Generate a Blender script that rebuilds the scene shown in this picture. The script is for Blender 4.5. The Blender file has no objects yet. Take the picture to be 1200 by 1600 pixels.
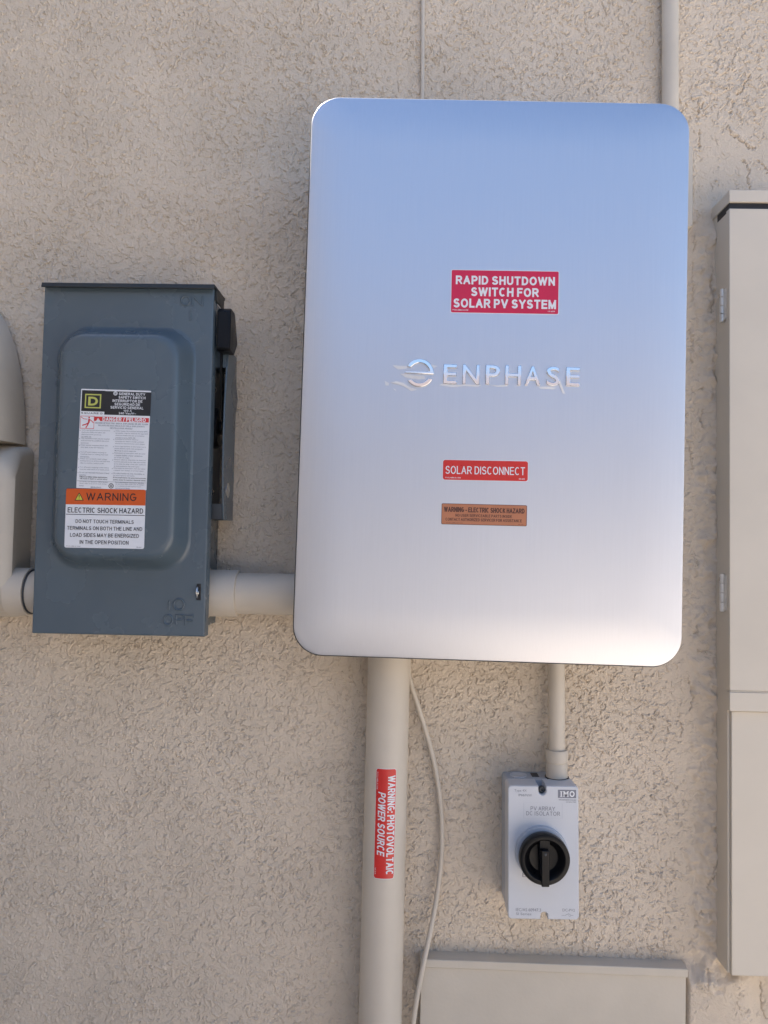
import bpy, bmesh, math, random
import numpy as np
from mathutils import Matrix, Vector

S = bpy.context.scene
COL = S.collection
rad = math.radians

# ------------------------------------------------------------------ camera
CAM_D, CAM_Z, FOC = 1.40, 1.40, 1200.0          # metres from the wall, height, focal length in photo pixels
cam_rot = (Matrix.Rotation(rad(1.2), 3, 'Z') @ Matrix.Rotation(rad(92.4), 3, 'X') @ Matrix.Rotation(0.027, 3, 'Z'))
cd = bpy.data.cameras.new('camera')
cam = bpy.data.objects.new('camera', cd)
COL.objects.link(cam)
cam.matrix_world = Matrix.Translation((0, -CAM_D, CAM_Z)) @ cam_rot.to_4x4()
cd.sensor_fit = 'VERTICAL'
cd.sensor_height = 36
cd.sensor_width = 27
cd.lens = 36 * FOC / 1600
cd.clip_start = 0.05
cd.clip_end = 500
S.camera = cam

# ------------------------------------------------------------------ sky, sun, exposure
SUN_EL, SUN_AZ = rad(58), rad(-66)              # azimuth measured from +Y (behind the wall), positive towards +X
w = bpy.data.worlds.new('World')
S.world = w
w.use_nodes = True
nt = w.node_tree
bg = nt.nodes['Background']
sky = nt.nodes.new('ShaderNodeTexSky')
sky.sky_type = 'NISHITA'
sky.sun_disc = False
sky.sun_elevation = SUN_EL
sky.sun_rotation = SUN_AZ
sky.air_density = 1.0
sky.dust_density = 0.9
sky.ozone_density = 3.5
nt.links.new(sky.outputs[0], bg.inputs[0])
bg.inputs[1].default_value = 0.085
sl = bpy.data.lights.new('sun', 'SUN')
sl.energy = 5.0
sl.angle = rad(0.5)
sl.color = (1.0, 0.96, 0.90)
sun = bpy.data.objects.new('sun', sl)
COL.objects.link(sun)
sdir = Vector((math.sin(SUN_AZ) * math.cos(SUN_EL), math.cos(SUN_AZ) * math.cos(SUN_EL), math.sin(SUN_EL)))
sun.rotation_euler = sdir.to_track_quat('Z', 'Y').to_euler()
S.view_settings.view_transform = 'Standard'
S.view_settings.look = 'None'
S.view_settings.gamma = 1
S.view_settings.exposure = 1.85

# ------------------------------------------------------------------ materials
def new_mat(name):
    m = bpy.data.materials.new(name)
    m.use_nodes = True
    return m, m.node_tree, m.node_tree.nodes['Principled BSDF']

def mat(name, col, rough=0.5, metal=0.0, var=0.06, scale=18.0, bump=0.0, bscale=300.0, rvar=0.08, coat=0.0, spec=0.5, stretch=None, aniso=0.0):
    m, t, p = new_mat(name)
    tc = t.nodes.new('ShaderNodeTexCoord')
    mp = t.nodes.new('ShaderNodeMapping')
    t.links.new(tc.outputs['Object'], mp.inputs[0])
    if stretch: mp.inputs['Scale'].default_value = stretch
    n = t.nodes.new('ShaderNodeTexNoise')
    n.inputs['Scale'].default_value = scale
    n.inputs['Detail'].default_value = 6
    t.links.new(mp.outputs[0], n.inputs['Vector'])
    r = t.nodes.new('ShaderNodeValToRGB')
    r.color_ramp.elements[0].position = 0.3
    r.color_ramp.elements[1].position = 0.7
    r.color_ramp.elements[0].color = tuple(max(0, c * (1 - var)) for c in col) + (1,)
    r.color_ramp.elements[1].color = tuple(min(1, c * (1 + var)) for c in col) + (1,)
    t.links.new(n.outputs['Fac'], r.inputs[0])
    t.links.new(r.outputs[0], p.inputs['Base Color'])
    mr = t.nodes.new('ShaderNodeMapRange')
    mr.inputs['From Min'].default_value = 0.3
    mr.inputs['From Max'].default_value = 0.7
    mr.inputs['To Min'].default_value = max(0.02, rough - rvar)
    mr.inputs['To Max'].default_value = min(1, rough + rvar)
    t.links.new(n.outputs['Fac'], mr.inputs['Value'])
    t.links.new(mr.outputs[0], p.inputs['Roughness'])
    p.inputs['Metallic'].default_value = metal
    p.inputs['Specular IOR Level'].default_value = spec
    p.inputs['Coat Weight'].default_value = coat
    if aniso:
        p.inputs['Anisotropic'].default_value = aniso
    if bump:
        n2 = t.nodes.new('ShaderNodeTexNoise')
        n2.inputs['Scale'].default_value = bscale
        n2.inputs['Detail'].default_value = 4
        t.links.new(mp.outputs[0], n2.inputs['Vector'])
        b = t.nodes.new('ShaderNodeBump')
        b.inputs['Strength'].default_value = 1
        b.inputs['Distance'].default_value = bump
        t.links.new(n2.outputs['Fac'], b.inputs['Height'])
        t.links.new(b.outputs[0], p.inputs['Normal'])
    return m

TAN = (0.67, 0.568, 0.45)
M = dict(
    stucco=mat('stucco', TAN, 0.92, var=0.07, scale=7, bump=0.0009, bscale=420, rvar=0.04, spec=0.25),
    paint=mat('tan_paint', (0.59, 0.525, 0.43), 0.55, var=0.05, scale=14, bump=0.00025, bscale=160, spec=0.4),
    pvc=mat('painted_pvc', (0.60, 0.53, 0.435), 0.48, var=0.04, scale=12, bump=0.0001, bscale=90, spec=0.45),
    cabinet=mat('cabinet_paint', (0.62, 0.555, 0.46), 0.45, var=0.035, scale=9, bump=0.0001, bscale=120, spec=0.45),
    rubber=mat('black_seal', (0.012, 0.012, 0.014), 0.6),
    alu=mat('brushed_aluminium', (0.655, 0.66, 0.69), 0.41, 1.0, var=0.015, scale=16, rvar=0.02, stretch=(30, 30, 0.6)),
    chrome=mat('chrome', (0.74, 0.75, 0.76), 0.08, 1.0, var=0.02, rvar=0.03),
    film=mat('silvery_film_scrap', (0.78, 0.78, 0.79), 0.36, 0.9, var=0.02),
    grey=mat('grey_enamel', (0.084, 0.115, 0.140), 0.27, var=0.06, scale=10, spec=0.55, rvar=0.03),
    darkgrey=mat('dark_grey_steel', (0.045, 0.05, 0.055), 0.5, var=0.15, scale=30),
    black=mat('black_plastic', (0.005, 0.005, 0.006), 0.34, var=0.2, scale=40, bump=0.00008, bscale=500, spec=0.22),
    steel=mat('zinc_screw', (0.62, 0.62, 0.60), 0.25, 1.0, var=0.1, scale=60),
    hinge=mat('dull_zinc', (0.72, 0.70, 0.66), 0.38, 0.6, var=0.12, scale=60),
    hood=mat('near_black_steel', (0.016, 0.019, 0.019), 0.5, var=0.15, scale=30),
    iso=mat('light_grey_plastic', (0.59, 0.605, 0.635), 0.42, var=0.02, scale=12, bump=0.00005, bscale=700),
    isobase=mat('mid_grey_plastic', (0.43, 0.46, 0.51), 0.45, var=0.03, scale=12),
    red=mat('red_vinyl', (0.62, 0.030, 0.024), 0.34, var=0.06, scale=30),
    crimson=mat('crimson_vinyl', (0.58, 0.012, 0.060), 0.34, var=0.05, scale=30),
    copper=mat('faded_orange_vinyl', (0.48, 0.185, 0.09), 0.36, var=0.06, scale=30),
    orange=mat('orange_vinyl', (0.62, 0.095, 0.012), 0.34, var=0.06, scale=30),
    white=mat('white_vinyl', (0.74, 0.75, 0.77), 0.36, var=0.03, scale=30),
    ink=mat('black_ink', (0.015, 0.015, 0.018), 0.4),
    brownink=mat('brown_ink', (0.10, 0.035, 0.022), 0.4),
    greyink=mat('grey_ink', (0.20, 0.21, 0.25), 0.5),
    yellow=mat('yellow_ink', (0.65, 0.60, 0.06), 0.4),
    lime=mat('lime_ink', (0.52, 0.53, 0.12), 0.4),
    redink=mat('red_ink', (0.60, 0.03, 0.035), 0.4),
    ground=mat('pale_gravel', (0.48, 0.425, 0.37), 0.95, var=0.22, scale=30, bump=0.01, bscale=60, spec=0.2),
    neighbour=mat('neighbour_stucco', (0.50, 0.485, 0.475), 0.9, var=0.06, scale=5, spec=0.2),
    roof=mat('roof_tiles', (0.155, 0.11, 0.09), 0.85, var=0.2, scale=12),
    glass=mat('window_glass', (0.03, 0.035, 0.04), 0.05),
)

# ------------------------------------------------------------------ mesh helpers (millimetres: x right, d out of the wall, z up)
def pix(px, py, d=0.0):
    """Point of the plane d mm in front of the wall seen at a photo pixel, in mm."""
    v = cam_rot @ Vector((px - 600, 800 - py, -FOC))
    t = (CAM_D * 1000 - d) / v.y
    return v.x * t, CAM_Z * 1000 + v.z * t

class Frame:
    """Local frame of one thing: origin on the wall, turned by ang degrees (counter-clockwise as seen)."""
    def __init__(self, px, py, d=0.0, ang=0.0):
        self.o = pix(px, py, d)
        self.a = rad(ang)
    def L(self, px, py, d=0.0):
        x, z = pix(px, py, d)
        x -= self.o[0]; z -= self.o[1]
        c, s = math.cos(self.a), math.sin(self.a)
        return x * c + z * s, -x * s + z * c

def tag(o, label=None, cat=None, group=None, kind=None):
    if label: o['label'] = label
    if cat: o['category'] = cat
    if group: o['group'] = group
    if kind: o['kind'] = kind
    return o

def thing(name, fr, label, cat, group=None):
    o = bpy.data.objects.new(name, None)
    COL.objects.link(o)
    o.empty_display_size = 0.05
    o.location = (fr.o[0] / 1000, 0, fr.o[1] / 1000)
    o.rotation_euler = (0, -fr.a, 0)
    return tag(o, label, cat, group)

class G:
    def __init__(self):
        self.v = []; self.f = []; self.m = []
    def add(self, vs, fs, mi=0):
        b = len(self.v)
        self.v += [tuple(p) for p in vs]
        self.f += [tuple(i + b for i in f) for f in fs]
        self.m += [mi] * len(fs)
        return self
    def loft(self, secs, cap0=True, cap1=True, n=8, mi=0):
        """secs: (cx, cz, w, h, r, d) rounded rectangles joined in order."""
        vs, fs = [], []
        for (cx, cz, wd, h, r, d) in secs:
            r = max(0.01, min(r, wd / 2 - .01, h / 2 - .01))
            for (sx, sz, a0) in ((1, 1, 0), (-1, 1, 90), (-1, -1, 180), (1, -1, 270)):
                for k in range(n + 1):
                    a = rad(a0 + 90 * k / n)
                    vs.append((cx + sx * (wd / 2 - r) + r * math.cos(a), d, cz + sz * (h / 2 - r) + r * math.sin(a)))
        N = 4 * (n + 1)
        for s in range(len(secs) - 1):
            for k in range(N):
                k2 = (k + 1) % N
                fs.append((s * N + k, s * N + k2, (s + 1) * N + k2, (s + 1) * N + k))
        if cap0: fs.append(tuple(range(N)))
        if cap1: fs.append(tuple(range((len(secs) - 1) * N, len(secs) * N)))
        return self.add(vs, fs, mi)
    def box(self, x0, x1, d0, d1, z0, z1, mi=0):
        vs = [(x, d, z) for x in (x0, x1) for d in (d0, d1) for z in (z0, z1)]
        return self.add(vs, [(0, 1, 3, 2), (4, 6, 7, 5), (0, 4, 5, 1), (2, 3, 7, 6), (0, 2, 6, 4), (1, 5, 7, 3)], mi)
    def prism(self, pts, a0, a1, axis='d', mi=0):
        """pts polygon; axis 'd': (x,z) points between depths a0 and a1; axis 'x': (d,z) points between x a0 and a1; axis 'z': (x,d)."""
        def mk(p, a):
            return {'d': (p[0], a, p[1]), 'x': (a, p[0], p[1]), 'z': (p[0], p[1], a)}[axis]
        n = len(pts)
        vs = [mk(p, a0) for p in pts] + [mk(p, a1) for p in pts]
        fs = [tuple(range(n)), tuple(range(2 * n - 1, n - 1, -1))]
        fs += [(k, (k + 1) % n, n + (k + 1) % n, n + k) for k in range(n)]
        return self.add(vs, fs, mi)
    def tube(self, path, r, seg=20, caps=True, mi=0):
        """swept circle; r may be one radius or one per point."""
        P = [Vector(p) for p in path]
        R = r if isinstance(r, (list, tuple)) else [r] * len(P)
        vs, fs = [], []
        up = None
        for i, p in enumerate(P):
            a, b = P[max(i - 1, 0)], P[min(i + 1, len(P) - 1)]
            if (b - a).length < 1e-6: t = tprev
            else: t = (b - a).normalized()
            tprev = t
            if up is None:
                up = Vector((0, 1, 0)) if abs(t.y) < .9 else Vector((1, 0, 0))
            u = (up - t * up.dot(t)).normalized()
            v = t.cross(u)
            up = u
            for k in range(seg):
                q = 2 * math.pi * k / seg
                vs.append(p + (u * math.cos(q) + v * math.sin(q)) * R[i])
        for i in range(len(P) - 1):
            for k in range(seg):
                k2 = (k + 1) % seg
                fs.append((i * seg + k, i * seg + k2, (i + 1) * seg + k2, (i + 1) * seg + k))
        if caps:
            fs.append(tuple(range(seg)))
            fs.append(tuple(range((len(P) - 1) * seg, len(P) * seg)))
        return self.add(vs, fs, mi)
    def lathe(self, c, prof, axis='d', seg=48, mi=0):
        """prof: (radius, position along axis) list; c = (x, d, z) origin."""
        vs, fs = [], []
        for (r, t) in prof:
            for k in range(seg):
                q = 2 * math.pi * k / seg
                a, b = r * math.cos(q), r * math.sin(q)
                vs.append({'d': (c[0] + a, c[1] + t, c[2] + b), 'x': (c[0] + t, c[1] + a, c[2] + b), 'z': (c[0] + a, c[1] + b, c[2] + t)}[axis])
        for i in range(len(prof) - 1):
            for k in range(seg):
                k2 = (k + 1) % seg
                fs.append((i * seg + k, i * seg + k2, (i + 1) * seg + k2, (i + 1) * seg + k))
        fs.append(tuple(range(seg)))
        fs.append(tuple(range((len(prof) - 1) * seg, len(prof) * seg)))
        return self.add(vs, fs, mi)
    def build(self, name, mats, parent=None, angle=32, bevel=0.0, bseg=2, fix=True):
        me = bpy.data.meshes.new(name)
        me.from_pydata([(x / 1000, -d / 1000, z / 1000) for x, d, z in self.v], [], self.f)
        if not isinstance(mats, (list, tuple)): mats = [mats]
        for m in mats: me.materials.append(m)
        me.polygons.foreach_set('material_index', self.m)
        if fix:
            bm = bmesh.new(); bm.from_mesh(me)
            bmesh.ops.recalc_face_normals(bm, faces=bm.faces)
            bm.to_mesh(me); bm.free()
        me.polygons.foreach_set('use_smooth', [True] * len(me.polygons))
        me.set_sharp_from_angle(angle=rad(angle))
        o = bpy.data.objects.new(name, me)
        COL.objects.link(o)
        if parent: o.parent = parent
        if bevel:
            b = o.modifiers.new('bevel', 'BEVEL')
            b.width = bevel / 1000; b.segments = bseg
            b.limit_method = 'ANGLE'; b.angle_limit = rad(35)
            b.harden_normals = False
        return o

# ------------------------------------------------------------------ lettering
_tc = {}
def glyphs(s, bold=0.0, extrude=0.0, bev=0.0):
    """Flat lettering of the built-in font as (verts, faces) fitted to the unit box; bold widens the strokes."""
    key = (s, bold, extrude, bev)
    if key in _tc: return _tc[key]
    cu = bpy.data.curves.new('t', 'FONT')
    cu.body = s; cu.size = 1.0
    cu.offset = bold
    cu.extrude = extrude
    cu.bevel_depth = bev
    cu.bevel_resolution = 1
    cu.resolution_u = 4
    ob = bpy.data.objects.new('t', cu)
    COL.objects.link(ob)
    dg = bpy.context.evaluated_depsgraph_get()
    dg.update()
    me = bpy.data.meshes.new_from_object(ob.evaluated_get(dg))
    V = np.array([v.co[:] for v in me.vertices])
    F = [tuple(p.vertices) for p in me.polygons]
    bpy.data.objects.remove(ob); bpy.data.curves.remove(cu); bpy.data.meshes.remove(me)
    mn, mx = V[:, :2].min(0), V[:, :2].max(0)
    V[:, :2] = (V[:, :2] - mn) / (mx - mn)
    _tc[key] = (V, F)
    return V, F

# a plain grotesque stroke alphabet: name -> (width, [polylines]) on a unit cell; arcs as ('a', cx, cy, rx, ry, from, to)
ALPH = {
 'A': (.62, [[(0, 0), (.5, 1)], [(.5, 1), (1, 0)], [(.19, .34), (.81, .34)]]),
 'B': (.52, [[(0, 0), (0, 1)], [(0, 1), (.55, 1), ('a', .6, .76, .34, .24, 90, -90), (0, .52)], [(.5, .52), ('a', .6, .26, .4, .26, 90, -90), (0, 0)]]),
 'C': (.60, [[('a', .5, .5, .5, .5, 48, 312)]]),
 'D': (.57, [[(0, 0), (0, 1), ('a', .42, .5, .58, .5, 90, -90), (0, 0)]]),
 'E': (.48, [[(1, 1), (0, 1), (0, 0), (1, 0)], [(0, .52), (.9, .52)]]),
 'F': (.45, [[(1, 1), (0, 1), (0, 0)], [(0, .5), (.86, .5)]]),
 'G': (.62, [[('a', .5, .5, .5, .5, 48, 345), (1, .44), (.56, .44)]]),
 'H': (.55, [[(0, 0), (0, 1)], [(1, 0), (1, 1)], [(0, .52), (1, .52)]]),
 'I': (.0, [[(0, 0), (0, 1)]]),
 'J': (.36, [[(1, 1), ('a', .5, .28, .5, .28, 0, -170)]]),
 'K': (.55, [[(0, 0), (0, 1)], [(1, 1), (0, .36)], [(.32, .58), (1, 0)]]),
 'L': (.42, [[(0, 1), (0, 0), (1, 0)]]),
 'M': (.68, [[(0, 0), (0, 1)], [(0, 1), (.5, .04)], [(.5, .04), (1, 1)], [(1, 1), (1, 0)]]),
 'N': (.55, [[(0, 0), (0, 1)], [(0, 1), (1, 0)], [(1, 0), (1, 1)]]),
 'O': (.66, [[('a', .5, .5, .5, .5, 90, 450)]]),
 'P': (.51, [[(0, 0), (0, 1)], [(0, 1), (.55, 1), ('a', .6, .725, .4, .275, 90, -90), (0, .45)]]),
 'Q': (.66, [[('a', .5, .5, .5, .5, 90, 450)], [(.6, .25), (1, -.02)]]),
 'R': (.55, [[(0, 0), (0, 1)], [(0, 1), (.55, 1), ('a', .6, .735, .38, .265, 90, -90), (0, .47)], [(.52, .47), (1, 0)]]),
 'S': (.53, [[('a', .5, .75, .44, .25, 15, 270), ('a', .5, .25, .5, .25, 90, -168)]]),
 'T': (.52, [[(0, 1), (1, 1)], [(.5, 1), (.5, 0)]]),
 'U': (.55, [[(0, 1), ('a', .5, .33, .5, .33, 180, 360), (1, 1)]]),
 'V': (.60, [[(0, 1), (.5, 0)], [(.5, 0), (1, 1)]]),
 'W': (.90, [[(0, 1), (.25, 0)], [(.25, 0), (.5, 1)], [(.5, 1), (.75, 0)], [(.75, 0), (1, 1)]]),
 'X': (.58, [[(0, 0), (1, 1)], [(0, 1), (1, 0)]]),
 'Y': (.58, [[(0, 1), (.5, .45)], [(.5, .45), (1, 1)], [(.5, .45), (.5, 0)]]),
 'Z': (.52, [[(0, 1), (1, 1)], [(1, 1), (0, 0)], [(0, 0), (1, 0)]]),
 '0': (.42, [[('a', .5, .5, .5, .5, 90, 450)]]),
 '1': (.22, [[(0, .76), (1, 1), (1, 0)]]),
 '-': (.20, [[(0, .36), (1, .36)]]),
 '.': (.0, [[(0, 0), (0, .02)]]),
 ':': (.0, [[(0, 0), (0, .02)], [(0, .62), (0, .64)]]),
 '/': (.22, [[(0, 0), (1, 1)]]),
 ',': (.0, [[(0, .02), (-.1, -.12)]]),
}
def strokes(s, W, H, t, lift=0.03):
    """Lettering of weight t (share of its height) fitted to W x H, centred on the origin: (verts incl. lift, faces)."""
    tk = t * H
    units, pos = [], 0.0
    for ch in s:
        if ch == ' ': pos += .30; continue
        wd, pl = ALPH[ch]
        units.append((pos, wd, pl)); pos += wd + .15 + t
    total = pos - .15                                    # in cap heights, stroke included
    n_t = t
    sx = W / (total * H)
    vs, fs = [], []
    lv = 0
    for (x0, wd, pl) in units:
        for line in pl:
            P = []
            for q in line:
                if q[0] == 'a':
                    _, cx, cy, rx, ry, a0, a1 = q
                    n = max(5, int(abs(a1 - a0) / 18))
                    P += [(cx + rx * math.cos(rad(a0 + (a1 - a0) * k / n)), cy + ry * math.sin(rad(a0 + (a1 - a0) * k / n))) for k in range(n + 1)]
                else: P.append(q)
            p = []
            for (u, v) in P:
                X = (x0 + t / 2 + u * wd) * H * sx
                Y = tk / 2 + v * (H - tk)
                if not p or math.hypot(X - p[-1].x, Y - p[-1].y) > 1e-4: p.append(Vector((X - W / 2, Y - H / 2)))
            closed = (p[0] - p[-1]).length < 1e-3
            if closed: p = p[:-1]
            fine = [p[0]]
            for q in p[1:]:
                m = max(1, min(6, int((q - fine[-1]).length / (1.5 * tk))))
                st_ = fine[-1]
                fine += [st_.lerp(q, k / m) for k in range(1, m + 1)]
            p = fine
            N = len(p)
            if not closed:
                e0 = (p[0] - p[1]).normalized() * tk / 2; e1 = (p[-1] - p[-2]).normalized() * tk / 2
                curved0, curved1 = line[0][0] == 'a', line[-1][0] == 'a'
                if not curved0: p[0] = p[0] + e0
                if not curved1: p[-1] = p[-1] + e1
            b = len(vs)
            for i in range(N):
                pa = p[(i - 1) % N] if (closed or i > 0) else None
                pb = p[(i + 1) % N] if (closed or i < N - 1) else None
                d0 = (p[i] - pa).normalized() if pa is not None else (pb - p[i]).normalized()
                d1 = (pb - p[i]).normalized() if pb is not None else d0
                n0, n1 = Vector((-d0.y, d0.x)), Vector((-d1.y, d1.x))
                m = n0 + n1
                if m.length < 1e-4: m = n0
                m.normalize()
                k = min(1 / max(m.dot(n0), .2), 2.4) * tk / 2
                for sg in (1, -1):
                    q = p[i] + m * k * sg
                    vs.append((q.x, max(-H / 2 - (.2 * H if ch == ',' else 0), min(H / 2, q.y)), lv * lift))
            for i in range(N if closed else N - 1):
                j = (i + 1) % N
                fs.append((b + 2 * i, b + 2 * i + 1, b + 2 * j + 1, b + 2 * j))
            lv = (lv + 1) % 4
    return vs, fs
def stroked(s): return len(s) > 1 and all(c == ' ' or c in ALPH for c in s)

def put_text(g, s, c, wd, h, d, ang=0.0, bold=0.0, mi=0, relief=0.0, bev=0.0, curve=None, fill=None):
    """Lettering with its box centred on c=(x,z), wd x h mm, turned ang degrees, lying d mm out."""
    if not relief and stroked(s):
        vs, F = strokes(s, wd, h, .135 + bold * 3.4)
        a = rad(ang); ca, sa = math.cos(a), math.sin(a)
        g.add([(c[0] + x * ca - y * sa, d + l, c[1] + x * sa + y * ca) for x, y, l in vs], F, mi)
        return
    if relief:
        V, F = glyphs(s, bold, 0.05, bev)
    else:
        V, F = glyphs(s, bold)
    x = (V[:, 0] - .5) * wd; y = (V[:, 1] - .5) * h
    a = rad(ang); X = c[0] + x * math.cos(a) - y * math.sin(a); Z = c[1] + x * math.sin(a) + y * math.cos(a)
    if relief:
        zz = V[:, 2]; dd = d + (zz - zz.min()) / (zz.max() - zz.min()) * relief
    else:
        dd = np.full(len(X), d)
    g.add(list(zip(X.tolist(), dd.tolist(), Z.tolist())), F, mi)

class Sheet:
    """A sticker: its outline quad in photo pixels and the depth it lies at, inside a thing's frame."""
    def __init__(self, fr, quad, d, th=0.35):
        self.fr, self.d, self.th = fr, d, th
        a, b, c, e = [fr.L(*p, d) for p in quad]
        self.c = (sum(p[0] for p in (a, b, c, e)) / 4, sum(p[1] for p in (a, b, c, e)) / 4)
        self.w = (math.dist(a, b) + math.dist(e, c)) / 2
        self.h = (math.dist(a, e) + math.dist(b, c)) / 2
        self.ang = math.degrees(math.atan2(b[1] - a[1] + c[1] - e[1], b[0] - a[0] + c[0] - e[0]))
        self.k = (1400 - d) / 1200 * 1.0
    def rect(self, g, u0, v0, u1, v1, lift, r=0.01, mi=0, th=None):
        """rounded rectangle in sheet fractions (v downwards), its face lift mm above the sheet's back."""
        t = lift if th is None else th
        cx, cz = ((u0 + u1) / 2 - .5) * self.w, (.5 - (v0 + v1) / 2) * self.h
        wd, h = (u1 - u0) * self.w, (v1 - v0) * self.h
        q = G().loft([(cx, cz, wd, h, r, 0), (cx, cz, wd, h, r, t)], cap0=False, n=5)
        return self._place(g, q.v, q.f, lift - t, mi)
    def poly(self, g, pts, lift, mi=0):
        vs = [((u - .5) * self.w, 0, (.5 - v) * self.h) for u, v in pts]
        return self._place(g, vs, [tuple(range(len(vs)))], lift, mi)
    def _place(self, g, vs, fs, lift, mi):
        a = rad(self.ang); c, s = math.cos(a), math.sin(a)
        g.add([(self.c[0] + x * c - z * s, self.d + lift + d, self.c[1] + x * s + z * c) for x, d, z in vs], fs, mi)
        return self
    def text(self, g, s, u0, v0, u1, v1, lift=None, bold=0.0, mi=0):
        lift = self.th + 0.15 if lift is None else lift
        x, z = ((u0 + u1) / 2 - .5) * self.w, (.5 - (v0 + v1) / 2) * self.h
        a = rad(self.ang)
        c = (self.c[0] + x * math.cos(a) - z * math.sin(a), self.c[1] + x * math.sin(a) + z * math.cos(a))
        put_text(g, s, c, (u1 - u0) * self.w, (v1 - v0) * self.h, self.d + lift, self.ang, bold, mi)

# ------------------------------------------------------------------ the setting
g = G()
g.add([(-60000, 60000, 0), (60000, 60000, 0), (60000, -60000, 0), (-60000, -60000, 0)], [(0, 1, 2, 3)])
tag(g.build('ground', M['ground']), kind='structure')

# ---- stucco wall: a fine relief sheet where the photo looks, plain block round it
X0, X1, Z0, Z1, ST = -840.0, 740.0, 460.0, 2490.0, 1.0
nx, nz = int((X1 - X0) / ST) + 1, int((Z1 - Z0) / ST) + 1
gx = X0 + np.arange(nx) * ST
gz = Z0 + np.arange(nz) * ST
GX, GZ = np.meshgrid(gx, gz)                     # rows: z
rng = np.random.default_rng(11)
def band(wl, bw=0.5, sx=1.0):
    """random field whose features are about wl mm across, unit variance."""
    F = np.fft.rfft2(rng.standard_normal((nz, nx)))
    kx = np.fft.rfftfreq(nx, ST)[None, :] * sx
    kz = np.fft.fftfreq(nz, ST)[:, None]
    k = np.sqrt(kx * kx + kz * kz) + 1e-9
    F *= np.exp(-(np.log(k * wl)) ** 2 / (2 * bw * bw))
    r = np.fft.irfft2(F, s=(nz, nx))
    return (r - r.mean()) / r.std()
def low(wl):
    F = np.fft.rfft2(rng.standard_normal((nz, nx)))
    kx = np.fft.rfftfreq(nx, ST)[None, :]; kz = np.fft.fftfreq(nz, ST)[:, None]
    F *= np.exp(-(kx * kx + kz * kz) * wl * wl * 2)
    r = np.fft.irfft2(F, s=(nz, nx))
    return (r - r.mean()) / r.std()
def sstep(a, b, x):
    t = np.clip((x - a) / (b - a), 0, 1)
    return t * t * (3 - 2 * t)
nA, nB, nC, nD = band(34, .55), band(15, .5), band(7.5, .5), band(4, .4)
calm = low(60)
patch = low(28)
mix = 0.55 * nA + 0.66 * nB + 0.27 * nC
def contour(fld, c):
    """distance in mm from the contour line fld = c"""
    gz_, gx_ = np.gradient(fld, ST)
    return (fld - c) / (np.hypot(gx_, gz_) + 0.02)
da = contour(mix, 0.1 + 0.25 * patch)
db = contour(0.85 * nB + 0.5 * nC + 0.2 * nA, 0.75)
broken = sstep(-0.35, 0.35, band(24, .5)); broken2 = sstep(0.1, 0.8, band(18, .5))
H = 1.7 * sstep(-1.2, 1.2, da) * (0.35 + .65 * broken) + 0.9 * sstep(-1.1, 1.1, db) * broken2 + 0.16 * nC + 0.11 * nD
H -= 2.3 * broken * np.exp(-(np.clip(da + .4, -9, 9) / .72) ** 2)
H -= 1.5 * broken2 * np.exp(-(np.clip(db + .3, -9, 9) / .65) ** 2)
rough_amt = 0.72 + 0.30 * sstep(-0.9, 0.9, calm)
# trowelled, smoother zones round the right-hand cabinet
def wpx(px, py): return pix(px, py, 0)
xr0 = wpx(1072, 800)[0]
smooth = sstep(xr0 - 25, xr0 + 30, GX + 10 * patch) * sstep(0, 60, wpx(1100, 165)[1] - GZ + 14 * patch)
smooth = np.clip(smooth, 0, 1)
blot = sstep(0.1, 1.0, band(60, .5))
rough_amt = rough_amt * (1 - smooth * (0.72 - 0.45 * blot))
H = H * rough_amt
# the ridge of mortar built up against the cabinet
xc = wpx(1122, 800)[0]
zt, zb = wpx(1120, 345)[1], wpx(1120, 1500)[1]
up = sstep(-10, 45, zt - GZ) * sstep(-30, 30, GZ - zb)
wob = 5 * patch + 2.0 * nA
rise = sstep(xr0 + 8, xc + 4, GX + wob)
H = H + up * rise * (17 + 1.6 * nA + 1.0 * nB * (1 - .5 * smooth)) 
# the wedge of mortar under the cabinet's lower corner
zw = wpx(1120, 1525)[1]
# stucco brought out flush with the low panel on its right
H = H + 26 * sstep(-20, -8, GX - wpx(1078, 1550)[0]) * (1 - sstep(wpx(1100, 1530)[1], wpx(1100, 1492)[1], GZ + 6 * patch + 2 * nA)) * (1 - sstep(10, 60, GX - wpx(1140, 1550)[0]))
H = H + sstep(22, -10, np.abs(GX - wpx(1112, 1530)[0]) - 18 + wob) * sstep(-60, 25, GZ - zw) * (1 - sstep(zb - 20, zb + 30, GZ)) * 9
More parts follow.
